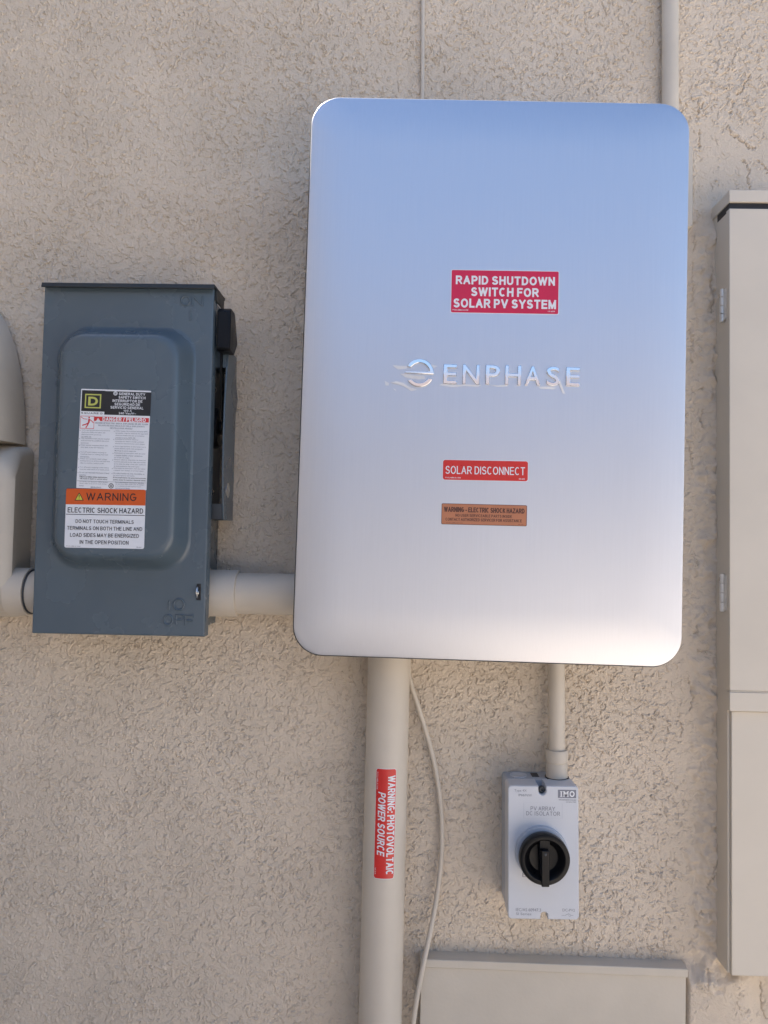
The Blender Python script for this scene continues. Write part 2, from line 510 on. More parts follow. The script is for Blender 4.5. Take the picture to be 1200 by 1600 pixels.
# trowel-ridge and crack lines of the patched corner, in photo pixels: points, depth in mm, half width in mm
def stroke(pts, amp, hw):
    global H
    P = [wpx(*p) for p in pts]
    D = np.full(GX.shape, 1e9)
    for (ax, az), (bx, bz) in zip(P[:-1], P[1:]):
        L2 = (bx - ax) ** 2 + (bz - az) ** 2
        t = np.clip(((GX - ax) * (bx - ax) + (GZ - az) * (bz - az)) / L2, 0, 1)
        d = np.hypot(GX + 1.3 * nB - ax - t * (bx - ax), GZ + 1.3 * nC - az - t * (bz - az))
        D = np.minimum(D, d)
    H = H + amp * np.exp(-(D / hw) ** 2)
for pts in ([(1172, 116), (1164, 130), (1160, 142), (1152, 147)], [(1146, 158), (1142, 175), (1139, 176)],
            [(1137, 197), (1142, 210), (1152, 216), (1163, 224), (1168, 230), (1180, 232)],
            [(1162, 252), (1171, 265), (1168, 281), (1172, 294)], [(1099, 162), (1091, 171), (1090, 184)],
            [(1093, 205), (1092, 235)], [(1083, 368), (1086, 380), (1084, 392)],
            [(1070, 610), (1086, 612), (1098, 607)], [(1090, 1017), (1106, 1017), (1121, 1025)],
            [(1088, 978), (1087, 990)], [(1113, 1345), (1108, 1370), (1103, 1385)], [(1092, 1420), (1088, 1440), (1084, 1446)],
            [(1100, 1506), (1097, 1520), (1094, 1530)], [(1186, 1533), (1189, 1545), (1188, 1570), (1196, 1590)],
            [(1184, 250), (1196, 262), (1200, 270)], [(1083, 410), (1081, 436), (1084, 452), (1081, 470)], [(1079, 515), (1082, 540), (1079, 566)],
            [(1098, 640), (1094, 652), (1096, 668)], [(1078, 700), (1081, 730), (1079, 742)], [(1088, 880), (1086, 900)], [(1112, 420), (1108, 445), (1112, 470), (1110, 490)],
            [(1110, 560), (1114, 590)], [(1075, 1060), (1082, 1090), (1078, 1110)], [(1060, 1120), (1066, 1140), (1062, 1150)]):
    stroke(pts, -5.0, 1.4)
for pts in ([(1084, 372), (1081, 430), (1085, 500), (1080, 580), (1083, 660), (1079, 750), (1082, 830), (1078, 920), (1080, 990)], [(1100, 380), (1104, 450), (1101, 520)], [(1095, 700), (1102, 780), (1098, 850)], [(1092, 1150), (1097, 1230), (1094, 1330)],
            [(1139, 200), (1146, 206), (1156, 212), (1170, 225)], [(1085, 240), (1084, 300), (1083, 345)],
            [(1170, 112), (1160, 130), (1150, 143)]):
    stroke(pts, 2.2, 3.6)
# pin holes in the trowelled zone
for k in range(70):
    px, py = random.Random(k).uniform(1078, 1200), random.Random(k + 900).uniform(140, 1600)
    x, z = wpx(px, py)
    i, j = int((z - Z0) / ST), int((x - X0) / ST)
    if 1 < i < nz - 2 and 1 < j < nx - 2: H[i, j] -= 2.2; H[i, j + 1] -= 1.0; H[i + 1, j] -= 1.0
edge = np.minimum(np.minimum(GX - X0, X1 - GX), np.minimum(GZ - Z0, Z1 - GZ))
H = H * sstep(0, 30, edge)
WT, WB, WX, WD = 2750.0, 0.0, 6000.0, 5000.0     # wall top, half length, house depth
core = np.stack([GX / 1000, -H / 1000, GZ / 1000], -1).reshape(-1, 3)
nv = len(core)
ext = np.array([(-WX, 0, 0), (WX, 0, 0), (WX, 0, WT), (-WX, 0, WT), (-WX, WD, 0), (WX, WD, 0), (WX, WD, WT), (-WX, WD, WT)]) / 1000
V = np.vstack([core, ext])
ii, jj = np.meshgrid(np.arange(nz - 1), np.arange(nx - 1), indexing='ij')
a = (ii * nx + jj).ravel()
Q = np.stack([a, a + 1, a + nx + 1, a + nx], -1)
c00, c10, c11, c01 = 0, nx - 1, nz * nx - 1, (nz - 1) * nx
e = nv
oth = np.array([(e, e + 1, c10, c00), (e + 1, e + 2, c11, c10), (e + 2, e + 3, c01, c11), (e + 3, e, c00, c01),
                (e + 1, e + 5, e + 6, e + 2), (e + 4, e, e + 3, e + 7), (e + 3, e + 2, e + 6, e + 7), (e + 5, e + 4, e + 7, e + 6)])
Q = np.vstack([Q, oth]).astype(np.int32)
me = bpy.data.meshes.new('stucco_wall')
me.vertices.add(len(V)); me.vertices.foreach_set('co', V.ravel())
me.loops.add(Q.size); me.loops.foreach_set('vertex_index', Q.ravel())
me.polygons.add(len(Q)); me.polygons.foreach_set('loop_start', np.arange(len(Q), dtype=np.int32) * 4)
sm = np.ones(len(Q), dtype=bool); sm[-8:] = False
me.update(calc_edges=True)
me.polygons.foreach_set('use_smooth', sm)
me.materials.append(M['stucco'])
wall = bpy.data.objects.new('stucco_wall', me)
COL.objects.link(wall)
tag(wall, 'tan rough textured stucco house wall behind all the electrical boxes', 'wall')

# ---- the house across the side yard: what the polished metal mirrors
nh = bpy.data.objects.new('neighbour_house', None); COL.objects.link(nh)
nh.location = (0.5, -5.6, 0)
tag(nh, 'tan stucco neighbouring house across the side yard, seen only mirrored in the metal', 'house')
G().box(-9000, 9000, 0, 6000, 0, 2500).build('wall', M['neighbour'], nh)
G().prism([(-350, 2500), (6350, 2500), (3000, 3560)], -9300, 9300, 'x').build('roof', M['roof'], nh)

# ---- unseen block added at the left: shades that side, so light comes from the right
blocker = bpy.data.objects.new('shade_block', None); COL.objects.link(blocker)
blocker.location = (-1.65, 0, 0)
tag(blocker, 'unseen tan stucco block added at the left to shade the yard', 'house')
G().box(-3500, 0, 2, 4200, 0, 3600).build('wall', M['stucco'], blocker)

# ------------------------------------------------------------------ the big brushed-metal enclosure
DE = 200.0
fe = Frame(770, 589, 189.0, -0.25)
enc = thing('electrical_enclosure', fe, 'large brushed silver metal enclosure with rounded corners and raised chrome lettering', 'electrical box')
EW, EH = 603.6, 893.0
secs = [(0, 0, EW - 14, EH - 14, 40, 160), (0, 0, EW - 3, EH - 3, 45, 162), (0, 0, EW, EH, 46, 166), (0, 0, EW, EH, 46, 192.5)]
for k in range(1, 5):
    a = rad(22 * k)
    secs.append((0, 0, EW - 2 * 1.4 * (1 - math.cos(a)), EH - 2 * 1.4 * (1 - math.cos(a)), 46 - 1.4 * (1 - math.cos(a)), 192.5 + 1.5 * math.sin(a)))
e0 = secs[-1][2]
ins0 = (EW - e0) / 2
d0 = secs[-1][5]
for k in range(1, 17):
    s = 80.0 * k / 16
    d = d0 + (DE - d0) * (1 - (1 - k / 16) ** 2.2)
    secs.append((0, 0, e0 - 2 * s, EH - 2 * ins0 - 2 * s, max(46 - ins0 - s * 0.32, 16), d))
G().loft(secs, n=14).build('cover', M['alu'], enc, angle=50)
G().loft([(0, 0, EW + 4, EH + 4, 47, 164), (0, 0, EW + 4, EH + 4, 47, 187), (0, 0, EW + .6, EH + .6, 46.2, 188.5)], n=14).build('edge_reflection_strip', M['darkgrey'], enc)  # dark strip standing in for the dark reflection along the cover's edge
G().loft([(0, 0, EW - 50, EH - 50, 8, 0), (0, 0, EW - 50, EH - 50, 8, 161)]).build('back_box', M['isobase'], enc)
e5 = lambda x, y: fe.L(590 + x / 3.4286, 400 + y / 3.4286, DE)
# emblem: split ring with a tongue
em = bpy.data.objects
ecx, ecz = e5(225, 628)
kk = 1.0 / 3.4286
RO, RI = 76 * kk, 55 * kk
def arc(r, a0, a1, n=24):
    return [(ecx + r * math.cos(rad(a0 + (a1 - a0) * k / n)), ecz + r * math.sin(rad(a0 + (a1 - a0) * k / n))) for k in range(n + 1)]
g = G()
up_pts = arc(RO, 155, -4, 28) + [(ecx - 84 * kk, ecz - 3 * kk), (ecx - 70 * kk, ecz + 8 * kk), (ecx + 50 * kk, ecz + 9 * kk)] + arc(RI, 12, 148, 24)
g.prism(up_pts, DE - .5, DE + 3.2)
lo_pts = arc(RO, 212, 336, 26) + arc(RI, 330, 218, 22)
g.prism(lo_pts, DE - .5, DE + 3.2)
g.build('emblem', M['chrome'], enc, bevel=0.8)
g = G()
for ch, x0, x1, y0, y1 in (('E', 352, 425, 580, 689), ('N', 455, 545, 582, 691), ('P', 578, 655, 584, 692), ('H', 682, 768, 586, 694),
                           ('A', 788, 872, 590, 697), ('S', 903, 975, 592, 699), ('E', 1008, 1082, 596, 700)):
    put_text(g, ch, e5((x0 + x1) / 2, (y0 + y1) / 2), (x1 - x0) * kk, (y1 - y0) * kk - 1, DE - .3, -0.5, 0.0, relief=3.2, bev=0.018)
tag(g.build('raised_lettering', M['chrome'], enc, angle=25), 'raised chrome ENPHASE letters on the silver cover')
for pts in ([(80, 585), (120, 588), (160, 590), (155, 605), (110, 608), (92, 596)], [(120, 630), (180, 640), (250, 643), (256, 658), (215, 662), (150, 650)],
            [(38, 668), (62, 682), (60, 694), (42, 693)], [(70, 678), (100, 672), (135, 680), (175, 704), (212, 716), (180, 724), (140, 697), (100, 686)],
            [(330, 692), (345, 684), (400, 694), (480, 688), (556, 692), (540, 700), (470, 696), (400, 702)], [(862, 702), (900, 700), (960, 706), (940, 714), (870, 710)],
            [(950, 640), (970, 655), (985, 690), (1006, 738), (992, 736), (972, 690), (955, 662)], [(280, 580), (322, 590), (300, 600)],
            [(84, 708), (98, 716), (100, 724), (88, 716)], [(600, 690), (640, 694), (690, 692), (700, 699), (640, 701)]):
    q = [e5(*p) for p in pts]; zl_, zh_ = min(p[1] for p in q), max(p[1] for p in q)
    tilt = lambda z: 0.2 + 0.10 * (z - zl_)
    n_ = len(q); g = G()
    g.add([(x, DE + .05, z) for x, z in q] + [(x, DE + tilt(z) + .2, z) for x, z in q], [tuple(range(n_)), tuple(range(2 * n_ - 1, n_ - 1, -1))] + [(k, (k + 1) % n_, n_ + (k + 1) % n_, n_ + k) for k in range(n_)])
    g.build('film_scrap', M['film'], enc)
def lines(sh, name, mats, rows, parent, **k):
    g = G()
    for (s, u0, v0, u1, v1, bold, mi) in rows: sh.text(g, s, u0, v0, u1, v1, bold=bold, mi=mi)
    return g.build(name, mats, parent, fix=False)
# crimson sign
sh = Sheet(fe, [(705.5, 422), (873, 424.5), (872, 491), (705, 488)], DE)
g = G(); sh.rect(g, -.006, -.015, 1.006, 1.015, .25, 2.2, 1); sh.rect(g, 0, 0, 1, 1, .40, 2, 0, .1)
st = g.build('sticker', [M['crimson'], M['white']], enc); tag(st, 'crimson sticker reading RAPID SHUTDOWN SWITCH FOR SOLAR PV SYSTEM')
lines(sh, 'lettering', M['white'], [('RAPID SHUTDOWN', .04, .13, .965, .335, .022, 0), ('SWITCH FOR', .185, .40, .815, .61, .022, 0),
      ('SOLAR PV SYSTEM', .022, .67, .978, .885, .022, 0), ('PVCLABELS.COM', .015, .925, .16, .955, .02, 0), ('17-655', .905, .925, .97, .955, .02, 0)], st)
# red sign
sh = Sheet(fe, [(692.2, 718.5), (825, 721), (824.5, 752), (692, 749.5)], DE)
g = G(); sh.rect(g, -.006, -.025, 1.006, 1.025, .25, 3.8, 1); sh.rect(g, 0, 0, 1, 1, .40, 3.5, 0, .1)
st = g.build('sticker', [M['red'], M['white']], enc); tag(st, 'red sticker reading SOLAR DISCONNECT')
lines(sh, 'lettering', M['white'], [('SOLAR DISCONNECT', .03, .30, .965, .70, -.004, 0), ('PVCLABELS.COM', .03, .86, .21, .92, .02, 0), ('05-603', .895, .86, .965, .92, .02, 0)], st)
# copper sign
sh = Sheet(fe, [(690, 786.5), (823.5, 789.5), (823, 822.5), (689.5, 819)], DE)
g = G(); sh.rect(g, 0, 0, 1, 1, .25, 2.0, 1); sh.rect(g, .006, .025, .994, .975, .40, 1.8, 0, .1)
st = g.build('sticker', [M['copper'], M['brownink']], enc); tag(st, 'faded orange sticker reading WARNING - ELECTRIC SHOCK HAZARD')
lines(sh, 'lettering', M['brownink'], [('WARNING - ELECTRIC SHOCK HAZARD', .03, .16, .97, .40, .02, 0), ('NO USER SERVICEABLE PARTS INSIDE', .165, .485, .825, .62, .012, 0),
      ('CONTACT AUTHORIZED SERVICER FOR ASSISTANCE', .05, .68, .94, .82, .012, 0), ('PVCLABELS.COM', .06, .90, .25, .94, .01, 0), ('05-219', .9, .90, .96, .94, .01, 0)], st)

# ------------------------------------------------------------------ the grey safety switch
DS = 130.0
fs = Frame(193, 718, DS, 0.5)
sw = thing('safety_switch', fs, 'blue-grey steel safety switch box with raised front panel and side handle', 'switch box')
hx, hz = 144.4, 292.0
g = G(); g.box(-hx + 13, hx - 13, 0, DS - 22, -hz + 10, hz - 3)
g.build('body', M['grey'], sw, bevel=1.5)
# front cover with its folded sides, cut-outs left to the details in front of it
ex0, ez0 = fs.L(91, 510, DS); ex1, ez1 = fs.L(297, 893, DS)
cx, cz, ew, eh = (ex0 + ex1) / 2, (ez0 + ez1) / 2, ex1 - ex0, ez0 - ez1
g = G()
g.loft([(0, 0, 2 * hx, 2 * hz, 1.5, DS - 24), (0, 0, 2 * hx, 2 * hz, 1.5, DS - 3), (0, 0, 2 * hx - 1.6, 2 * hz - 1.6, 1.6, DS - .8), (0, 0, 2 * hx - 5, 2 * hz - 5, 2, DS)], cap0=False, cap1=False)
secs = [(0, 0, 2 * hx - 5, 2 * hz - 5, 2, DS), (cx, cz, ew + 6, eh + 6, 55, DS)]
HB, SB = 34.0, 25.0
for k in range(13):
    t = k / 12
    # rounded foot, straight flank, rounded shoulder
    y = (t * t * (3 - 2 * t)) * .75 + t * .25
    secs.append((cx, cz, ew - 2 * SB * t, eh - 2 * SB * t, 53 - 17 * t, DS + HB * y))
secs.append((cx, cz, ew - 2 * SB - 12, eh - 2 * SB - 12, 32, DS + HB + .3))
g.loft(secs, cap0=False, cap1=True, n=12)
cov = g.build('front_cover', M['grey'], sw, angle=28)
# rain hood
g = G()
g.prism([(DS - 66, hz - 1), (DS + 9, hz - 1), (DS + 12, hz - 6), (DS + 13.5, hz - 5), (DS + 11, hz + 3), (DS - 66, hz + 4)], -hx + 0.5, hx + 3.3, 'x')
g.box(hx + .3, hx + 3.2, DS - 60, DS - 4, hz - 20, hz - 1.2)
g.build('rain_hood', M['hood'], sw, bevel=1.0)
# pressed ON / OFF marks
s10 = lambda x, y: fs.L(x, y, DS)
def pressed(marks):
    """marks stamped out of the sheet: rounded raised lines along each letter's strokes"""
    g = G()
    for (ch, x0, y0, x1, y1) in marks:
        (ax, az), (bx, bz) = s10(x0, y1), s10(x1, y0)
        for line in ALPH[ch][1]:
            P = []
            for q in line:
                if q[0] == 'a':
                    n = 28
                    P += [(q[1] + q[3] * math.cos(rad(q[5] + (q[6] - q[5]) * k / n)), q[2] + q[4] * math.sin(rad(q[5] + (q[6] - q[5]) * k / n))) for k in range(n + 1)]
                else: P.append(q)
            g.tube([(ax + u * (bx - ax), DS + .35, az + v * (bz - az)) for u, v in P], 1.7, 10)
    g.build('pressed_lettering', M['grey'], sw, angle=60)
pressed([('O', 283, 463, 297, 477), ('N', 301, 463, 317, 478), ('I', 298, 484, 301, 501)])
pressed([('O', 271.5, 936, 288, 953), ('I', 264, 939, 266.5, 953), ('O', 256, 961, 270, 976), ('F', 275, 961, 287, 976), ('F', 290, 962, 302, 977)])
# latch: dark slot with a zinc hasp eye
lx, lz = fs.L(310, 925, DS)
g = G(); g.box(lx - 3.2, lx + 4.2, DS - .4, DS + .25, lz - 13.5, lz + 13.5)
lt = g.build('latch_slot', M['rubber'], sw)
ring = [(DS - 2 + 9.5 * math.cos(q), lz - 1 + 10.5 * math.sin(q)) for q in np.linspace(0, 2 * math.pi, 28, endpoint=False)]
g = G(); g.prism(ring, lx - 2.6, lx + .4, 'x')
g.lathe((lx + .4, DS + 1, lz - 1), [(4.2, 0), (4.2, 1.4), (2.4, 1.8), (1.0, 1.0)], 'x', 20)
g.build('hasp', M['steel'], lt, bevel=.6)
g = G(); g.lathe((fs.L(304.5, 622, DS)[0], DS, fs.L(304.5, 622, DS)[1]), [(2.6, -.5), (2.6, .5), (1.6, 1.0)], 'd', 16)
g.build('rivet', M['grey'], sw)
# side operating mechanism
z_at = lambda py, d=80: fs.L(345, py, d)[1]
g = G(); g.box(hx - 14, hx - 9, 15, 104, z_at(812), z_at(548))
mb = g.build('mechanism_plate', M['darkgrey'], sw, bevel=.8)
px_plate = hx + 16
prof_front = [(548, 90), (570, 97), (600, 103), (640, 108), (690, 110), (740, 108), (775, 103), (800, 97), (812, 94)]
prof_back = [(812, 26), (700, 26), (640, 24), (613, 10), (590, 24), (548, 28)]
pts = [(d, z_at(py)) for py, d in prof_front] + [(d, z_at(py)) for py, d in prof_back]
G().prism(pts, px_plate, px_plate + 2.8, 'x').build('side_plate', M['grey'], mb, bevel=.7)
g = G(); g.box(hx - 9, px_plate, 26, 98, z_at(812), z_at(788)); g.build('spacer_block', M['darkgrey'], mb, bevel=.8)
g = G(); g.box(hx - 9, px_plate, 40, 92, z_at(577), z_at(549)); g.build('spacer_block', M['grey'], mb, bevel=.8)
g = G(); g.lathe((hx - 9, 72, z_at(668)), [(36, 0), (36, 8), (32, 12), (12, 12.5), (12, 16)], 'x', 40)
lever = [(68, z_at(660)), (84, z_at(655)), (100, z_at(585)), (104, z_at(545)), (84, z_at(545)), (78, z_at(590))]
g.prism(lever, hx + 6, hx + 9, 'x')
hd = g.build('operating_handle', M['black'], sw, bevel=.6)
gx0 = fs.L(338.5, 515, 124)[0]; gx1 = fs.L(360, 515, 124)[0]
gz1, gz0 = fs.L(350, 480, 124)[1], fs.L(350, 547, 124)[1]
g = G(); g.prism([(88, gz1 - 4), (94, gz1), (118, gz1), (124, gz1 - 6), (124, gz0 + 3), (120, gz0), (88, gz0), (64, gz0 + 24)], gx0, gx1, 'x')
tag(g.build('grip', M['black'], hd, bevel=3.5, bseg=3), 'black moulded grip')
for (px, py) in ((345.5, 609), (343.5, 770)):
    z = fs.L(px, py, 92)[1]
    g = G(); g.lathe((hx - 9, 92, z), [(6, 0), (6, 5), (3.8, 7.2), (.5, 7.8)], 'x', 20); g.build('screw', M['steel'], mb)
z = fs.L(357, 766, 80)[1]
g = G(); g.lathe((px_plate + 2.6, 72, z), [(13, 0), (13, .8), (11, 1.2)], 'x', 26); g.build('rivet', M['steel'], mb)
# danger label
DP = DS + HB + .3
c4 = lambda x, y: (100 + x / 5.82, 595 + y / 5.82)
sh = Sheet(fs, [c4(155, 72), c4(788, 92), c4(755, 995), c4(115, 975)], DP)
def uv4(x, y, sk=-35.0):
    """crop position to sheet fraction of the danger label"""
    v = (y - 72 - 20 * (x - 155) / 633) / 903
    u = (x - (155 - 40 * v)) / (633 + 7 * v)
    return u, v
g = G(); sh.rect(g, 0, 0, 1, 1, .35, 1.2, 0)
def blk(x0, y0, x1, y1, mi, lift=.45):
    u0, v0 = uv4(x0, y0); u1, v1 = uv4(x1, y1)
    sh.rect(g, u0, v0, u1, v1, lift, .2, mi, .08)
blk(163, 84, 367, 282, 1); blk(374, 93, 783, 322, 1); blk(275, 325, 770, 381, 2)
# yellow-green square mark with its D
for (x0, y0, x1, y1, mi, lf) in ((192, 118, 333, 252, 3, .55), (203, 130, 322, 241, 1, .65)):
    u0, v0 = uv4(x0, y0); u1, v1 = uv4(x1, y1); sh.rect(g, u0, v0, u1, v1, lf, .3, mi, .08)
# pictogram frame
u0, v0 = uv4(150, 318); u1, v1 = uv4(272, 438)
sh.rect(g, u0, v0, u1, v1, .45, .2, 2, .08); sh.rect(g, u0 + .006, v0 + .005, u1 - .006, v1 - .005, .55, .2, 0, .08)
u0, v0 = uv4(118, 907); u1, v1 = uv4(757, 911)
sh.rect(g, .005, v0, .995, v0 + .003, .45, .01, 4, .08)
st = g.build('sticker', [M['white'], M['ink'], M['redink'], M['lime'], M['greyink']], sw)
tag(st, 'white danger sticker dense with small print under two black panels')
g = G()
def t4(s, x0, y0, x1, y1, bold=0.0, mi=0, lift=.6):
    u0, v0 = uv4(x0, y0); u1, v1 = uv4(x1, y1)
    vm = uv4((x0 + x1) / 2, (y0 + y1) / 2)[1]; hh = (y1 - y0) / 903 / 2
    sh.text(g, s, u0, vm - hh, u1, vm + hh, lift=lift, bold=bold, mi=mi)
t4('D', 222, 146, 306, 226, .035, 3, .8)
for s, x0, x1, y0, y1 in (('GENERAL DUTY', 498, 735, 110, 134), ('SAFETY SWITCH', 495, 738, 142, 166), ('INTERRUPTOR DE', 440, 710, 173, 197), ('SEGURIDAD DE', 458, 690, 204, 228),
                          ('SERVICIO GENERAL', 422, 720, 234, 258), ('100 A', 540, 615, 264, 283), ('240 Vac/V~', 497, 655, 288, 307)):
    t4(s, x0, y0, x1, y1, .015, 0)
t4('SQUARE D', 154, 288, 352, 303, .02, 1)
t4('DANGER / PELIGRO', 352, 336, 742, 372, .02, 0)
t4('HAZARD OF ELECTRIC SHOCK, EXPLOSION, OR ARC FLASH', 283, 384, 764, 398, .01, 4)
t4('PELIGRO DE DESCARGA ELECTRICA, EXPLOSION O', 312, 406, 732, 419, .01, 4)
t4('DESTELLO POR ARQUEO', 420, 428, 622, 441, .01, 4)
LT = [(446, ['Apply appropriate personal protective', 'equipment (PPE) and follow safe', 'electrical work practices.', 'See NFPA 70E.']), (522, ['This equipment must only be installed', 'and serviced by qualified electrical', 'personnel.']),
      (583, ['Never operate energized switch with', 'door open. Keep door fastened.']), (646, ['Turn off switch before removing or', 'installing fuses or making load side', 'connections.']),
      (706, ['Always use a properly rated voltage', 'sensing device at all line and load fuse', 'clips to confirm switch is off.']), (783, ['Turn off power supplying switch before', 'doing any other work on or inside switch.']), (830, ['Do not use renewable link fuses in fused', 'switches.'])]
RT = [(456, ['Utilice equipo de proteccion personal (EPP)', 'apropiado y siga las practicas de seguridad', 'electrica establecidas por su compania,', 'consulte la norma NFPA 70E.']), (530, ['Solamente el personal electrico', 'especializado debera instalar y prestar', 'servicio de mantenimiento a este equipo.']),
      (595, ['Nunca haga funcionar el interruptor con la', 'puerta abierta cuando este energizado.', 'Mantenga la puerta asegurada.']), (656, ['Desenergice el interruptor antes de quitar', 'o instalar fusibles o hacer conexiones', 'en el lado de carga.']),
      (716, ['Siempre utilice un dispositivo de deteccion', 'nominal adecuado en los clips para fusibles', 'en los lados de carga y linea para confirmar', 'la desenergizacion del interruptor.']), (793, ['Desenergice el interruptor antes de realizar', 'cualquier otro trabajo en el interruptor.']), (838, ['No utilice fusibles de cinta renovables en', 'los interruptores de fusible.'])]
for col, xl, wc in ((LT, 160, 7.0), (RT, 470, 6.75)):
    for y, rows in col:
        sk = (y - 446) * 0.045
        for k, s in enumerate(rows):
            yy = y + 19.5 * k
            t4(s, xl - sk, yy, xl - sk + min(wc * len(s), 272 if xl < 300 else 292), yy + 12.5, .006, 4)
        u, v = uv4(xl - sk - 12, y + 5)
        sh.rect(g, u - .004, v - .004, u + .004, v + .004, .5, .3, 4, .05)
for s, x0, y0, x1 in (('Failure to follow these instructions', 146, 868, 398), ('will result in death or serious injury.', 146, 887, 400), ('El incumplimiento de estas instrucciones', 452, 878, 750), ('podra causar la muerte o lesiones serias.', 452, 898, 750)):
    t4(s, x0, y0, x1, y0 + 13, .02, 1)
for s, x0, y0, x1 in (('To verify our factory 100% quality', 142, 914, 405), ('check refer to a circuit and wiring', 142, 930, 390), ('manual.', 142, 946, 185), ('Para informacion adicional o detalles', 472, 920, 730), ('de servicio debe pedir por el equipo', 472, 937, 735), ('en su almacen de interruptores o por', 472, 954, 705), ('electricista de la fabrica.', 472, 971, 605)):
    t4(s, x0, y0, x1, y0 + 12, .004, 4)
t4('80278-034-05', 248, 962, 342, 974, .01, 4)
def ringmark(cxy, r, mi, wd=.25):
    u, v = uv4(*cxy)
    n = 24
    ro, ri = r, r * (1 - wd)
    asp = sh.w / sh.h
    vs = [(u + ro * math.cos(q) / sh.w, v + ro * math.sin(q) / sh.h) for q in np.linspace(0, 2 * math.pi, n, endpoint=False)] + \
         [(u + ri * math.cos(q) / sh.w, v + ri * math.sin(q) / sh.h) for q in np.linspace(0, 2 * math.pi, n, endpoint=False)]
    for k in range(n):
        k2 = (k + 1) % n
        sh.poly(g, [vs[k], vs[k2], vs[n + k2], vs[n + k]], .6, mi)
ringmark((433, 955), 4.2, 1); ringmark((433, 955), 2.0, 1, .5)
ringmark((466, 115), 3.4, 0, .3); ringmark((466, 115), 1.8, 0, .5)
def p4(pts, mi, lift=.6): sh.poly(g, [uv4(*p) for p in pts], lift, mi)
# struck figure
def limb(pts, wd):
    for (xa, ya), (xb, yb) in zip(pts[:-1], pts[1:]):
        L = math.hypot(xb - xa, yb - ya); nx_, ny_ = -(yb - ya) / L * wd, (xb - xa) / L * wd
        p4([(xa + nx_, ya + ny_), (xb + nx_, yb + ny_), (xb - nx_, yb - ny_), (xa - nx_, ya - ny_)], 2)
limb([(152, 326), (178, 346), (212, 350)], 2.6)
limb([(229, 348), (226, 382)], 8); limb([(226, 382), (200, 396), (166, 406)], 5); limb([(224, 386), (212, 408), (198, 428)], 5)
limb([(232, 352), (252, 366), (268, 384)], 3.5)
p4([(229 + 8 * math.cos(q), 336 + 8 * math.sin(q)) for q in np.linspace(0, 6.28, 14, endpoint=False)], 2)
p4([(310, 338), (329, 368), (291, 368)], 0); p4([(310, 346), (313, 358), (310, 364), (307, 358)], 2, .7)
g.build('lettering', [M['white'], M['ink'], M['redink'], M['lime'], M['greyink']], st, fix=False)
# warning label
sh = Sheet(fs, [c4(20, 980), c4(745, 990), c4(728, 1530), c4(5, 1515)], DP + .45)
def uvw(x, y):
    v = (y - 980 - 12 * (x - 20) / 725) / 537
    return (x - (20 - 16 * v)) / 724, v
g = G(); sh.rect(g, 0, 0, 1, 1, .35, 3.0, 0)
vo = uvw(380, 1130)[1]; vl = uvw(380, 1220)[1]
sh.rect(g, 0.0, 0.0, 1, .06, .45, 3.0, 1, .08); sh.rect(g, 0, .03, 1, vo, .46, .2, 1, .08)
sh.rect(g, .008, vl - .005, .995, vl + .006, .45, .01, 2, .08)
st = g.build('sticker', [M['white'], M['orange'], M['ink']], sw)
tag(st, 'orange and white sticker reading WARNING ELECTRIC SHOCK HAZARD DO NOT TOUCH TERMINALS')
g = G()
for s, x0, y0, x1, y1, b in (('WARNING', 203, 1020, 660, 1094, .0), ('ELECTRIC SHOCK HAZARD', 35, 1155, 720, 1206, .004), ('DO NOT TOUCH TERMINALS', 107, 1263, 635, 1300, .004), ('TERMINALS ON BOTH THE LINE AND', 30, 1325, 712, 1363, .004),
                             ('LOAD SIDES MAY BE ENERGIZED', 57, 1387, 682, 1426, .004), ('IN THE OPEN POSITION', 145, 1450, 588, 1489, .004), ('PVCLABELS.COM', 22, 1499, 152, 1510, .02), ('05-612', 660, 1508, 705, 1519, .02)):
    u0, _ = uvw(x0, y0); u1, _ = uvw(x1, y1); vm = uvw((x0 + x1) / 2, (y0 + y1) / 2)[1]; hh = (y1 - y0 - 4) / 537 / 2
    sh.text(g, s, u0, vm - hh, u1, vm + hh, lift=.62, bold=b)
sh.poly(g, [uvw(138, 1016), uvw(180, 1090), uvw(96, 1090)], .55, 0)
sh.poly(g, [uvw(138, 1028), uvw(170, 1084), uvw(106, 1084)], .65, 1)
sh.poly(g, [uvw(133, 1042), uvw(143, 1042), uvw(140, 1068), uvw(136, 1068)], .75, 0)
sh.poly(g, [uvw(135, 1073), uvw(141, 1073), uvw(141, 1080), uvw(135, 1080)], .75, 0)
g.build('lettering', [M['ink'], M['yellow']], st, fix=False)

# ------------------------------------------------------------------ horizontal conduits
def conduit_h(fr, x0, x1, xc0, xc1, r, rc, dc, th, ring_at=None):
    """pipe from x0 to x1 with a wider coupling from xc0 to xc1 (local mm)"""
    g = G(); g.tube([(x0, dc, 0), (x1, dc, 0)], r, 40)
    g.build('pipe', M['pvc'], th, angle=40)
    g = G(); g.lathe((xc0, dc, 0), [(rc - 4, 0), (rc - .8, .4), (rc, 1.4), (rc, xc1 - xc0 - 1.4), (rc - .8, xc1 - xc0 - .4), (rc - 4, xc1 - xc0)], 'x', 44)
    g.build('coupling', M['pvc'], th, angle=25)
DC = 62.0
f1 = Frame(415, 928, DC, 0.55)
c1 = thing('conduit', f1, 'short horizontal tan conduit between grey switch box and silver enclosure', 'conduit')
xa = f1.L(333, 925, DC)[0]; xb = f1.L(367, 926, DC + 34)[0]
conduit_h(f1, xa - 26, 200, xa - 8, xb, 35.6, 40.6, DC, c1)
g = G(); g.lathe((xa - 14, DC, 0), [(44, 0), (45, 1), (45, 5), (44, 6)], 'x', 44)
g.build('lock_ring', M['pvc'], c1)
f2 = Frame(20, 924, DC, 0.75)
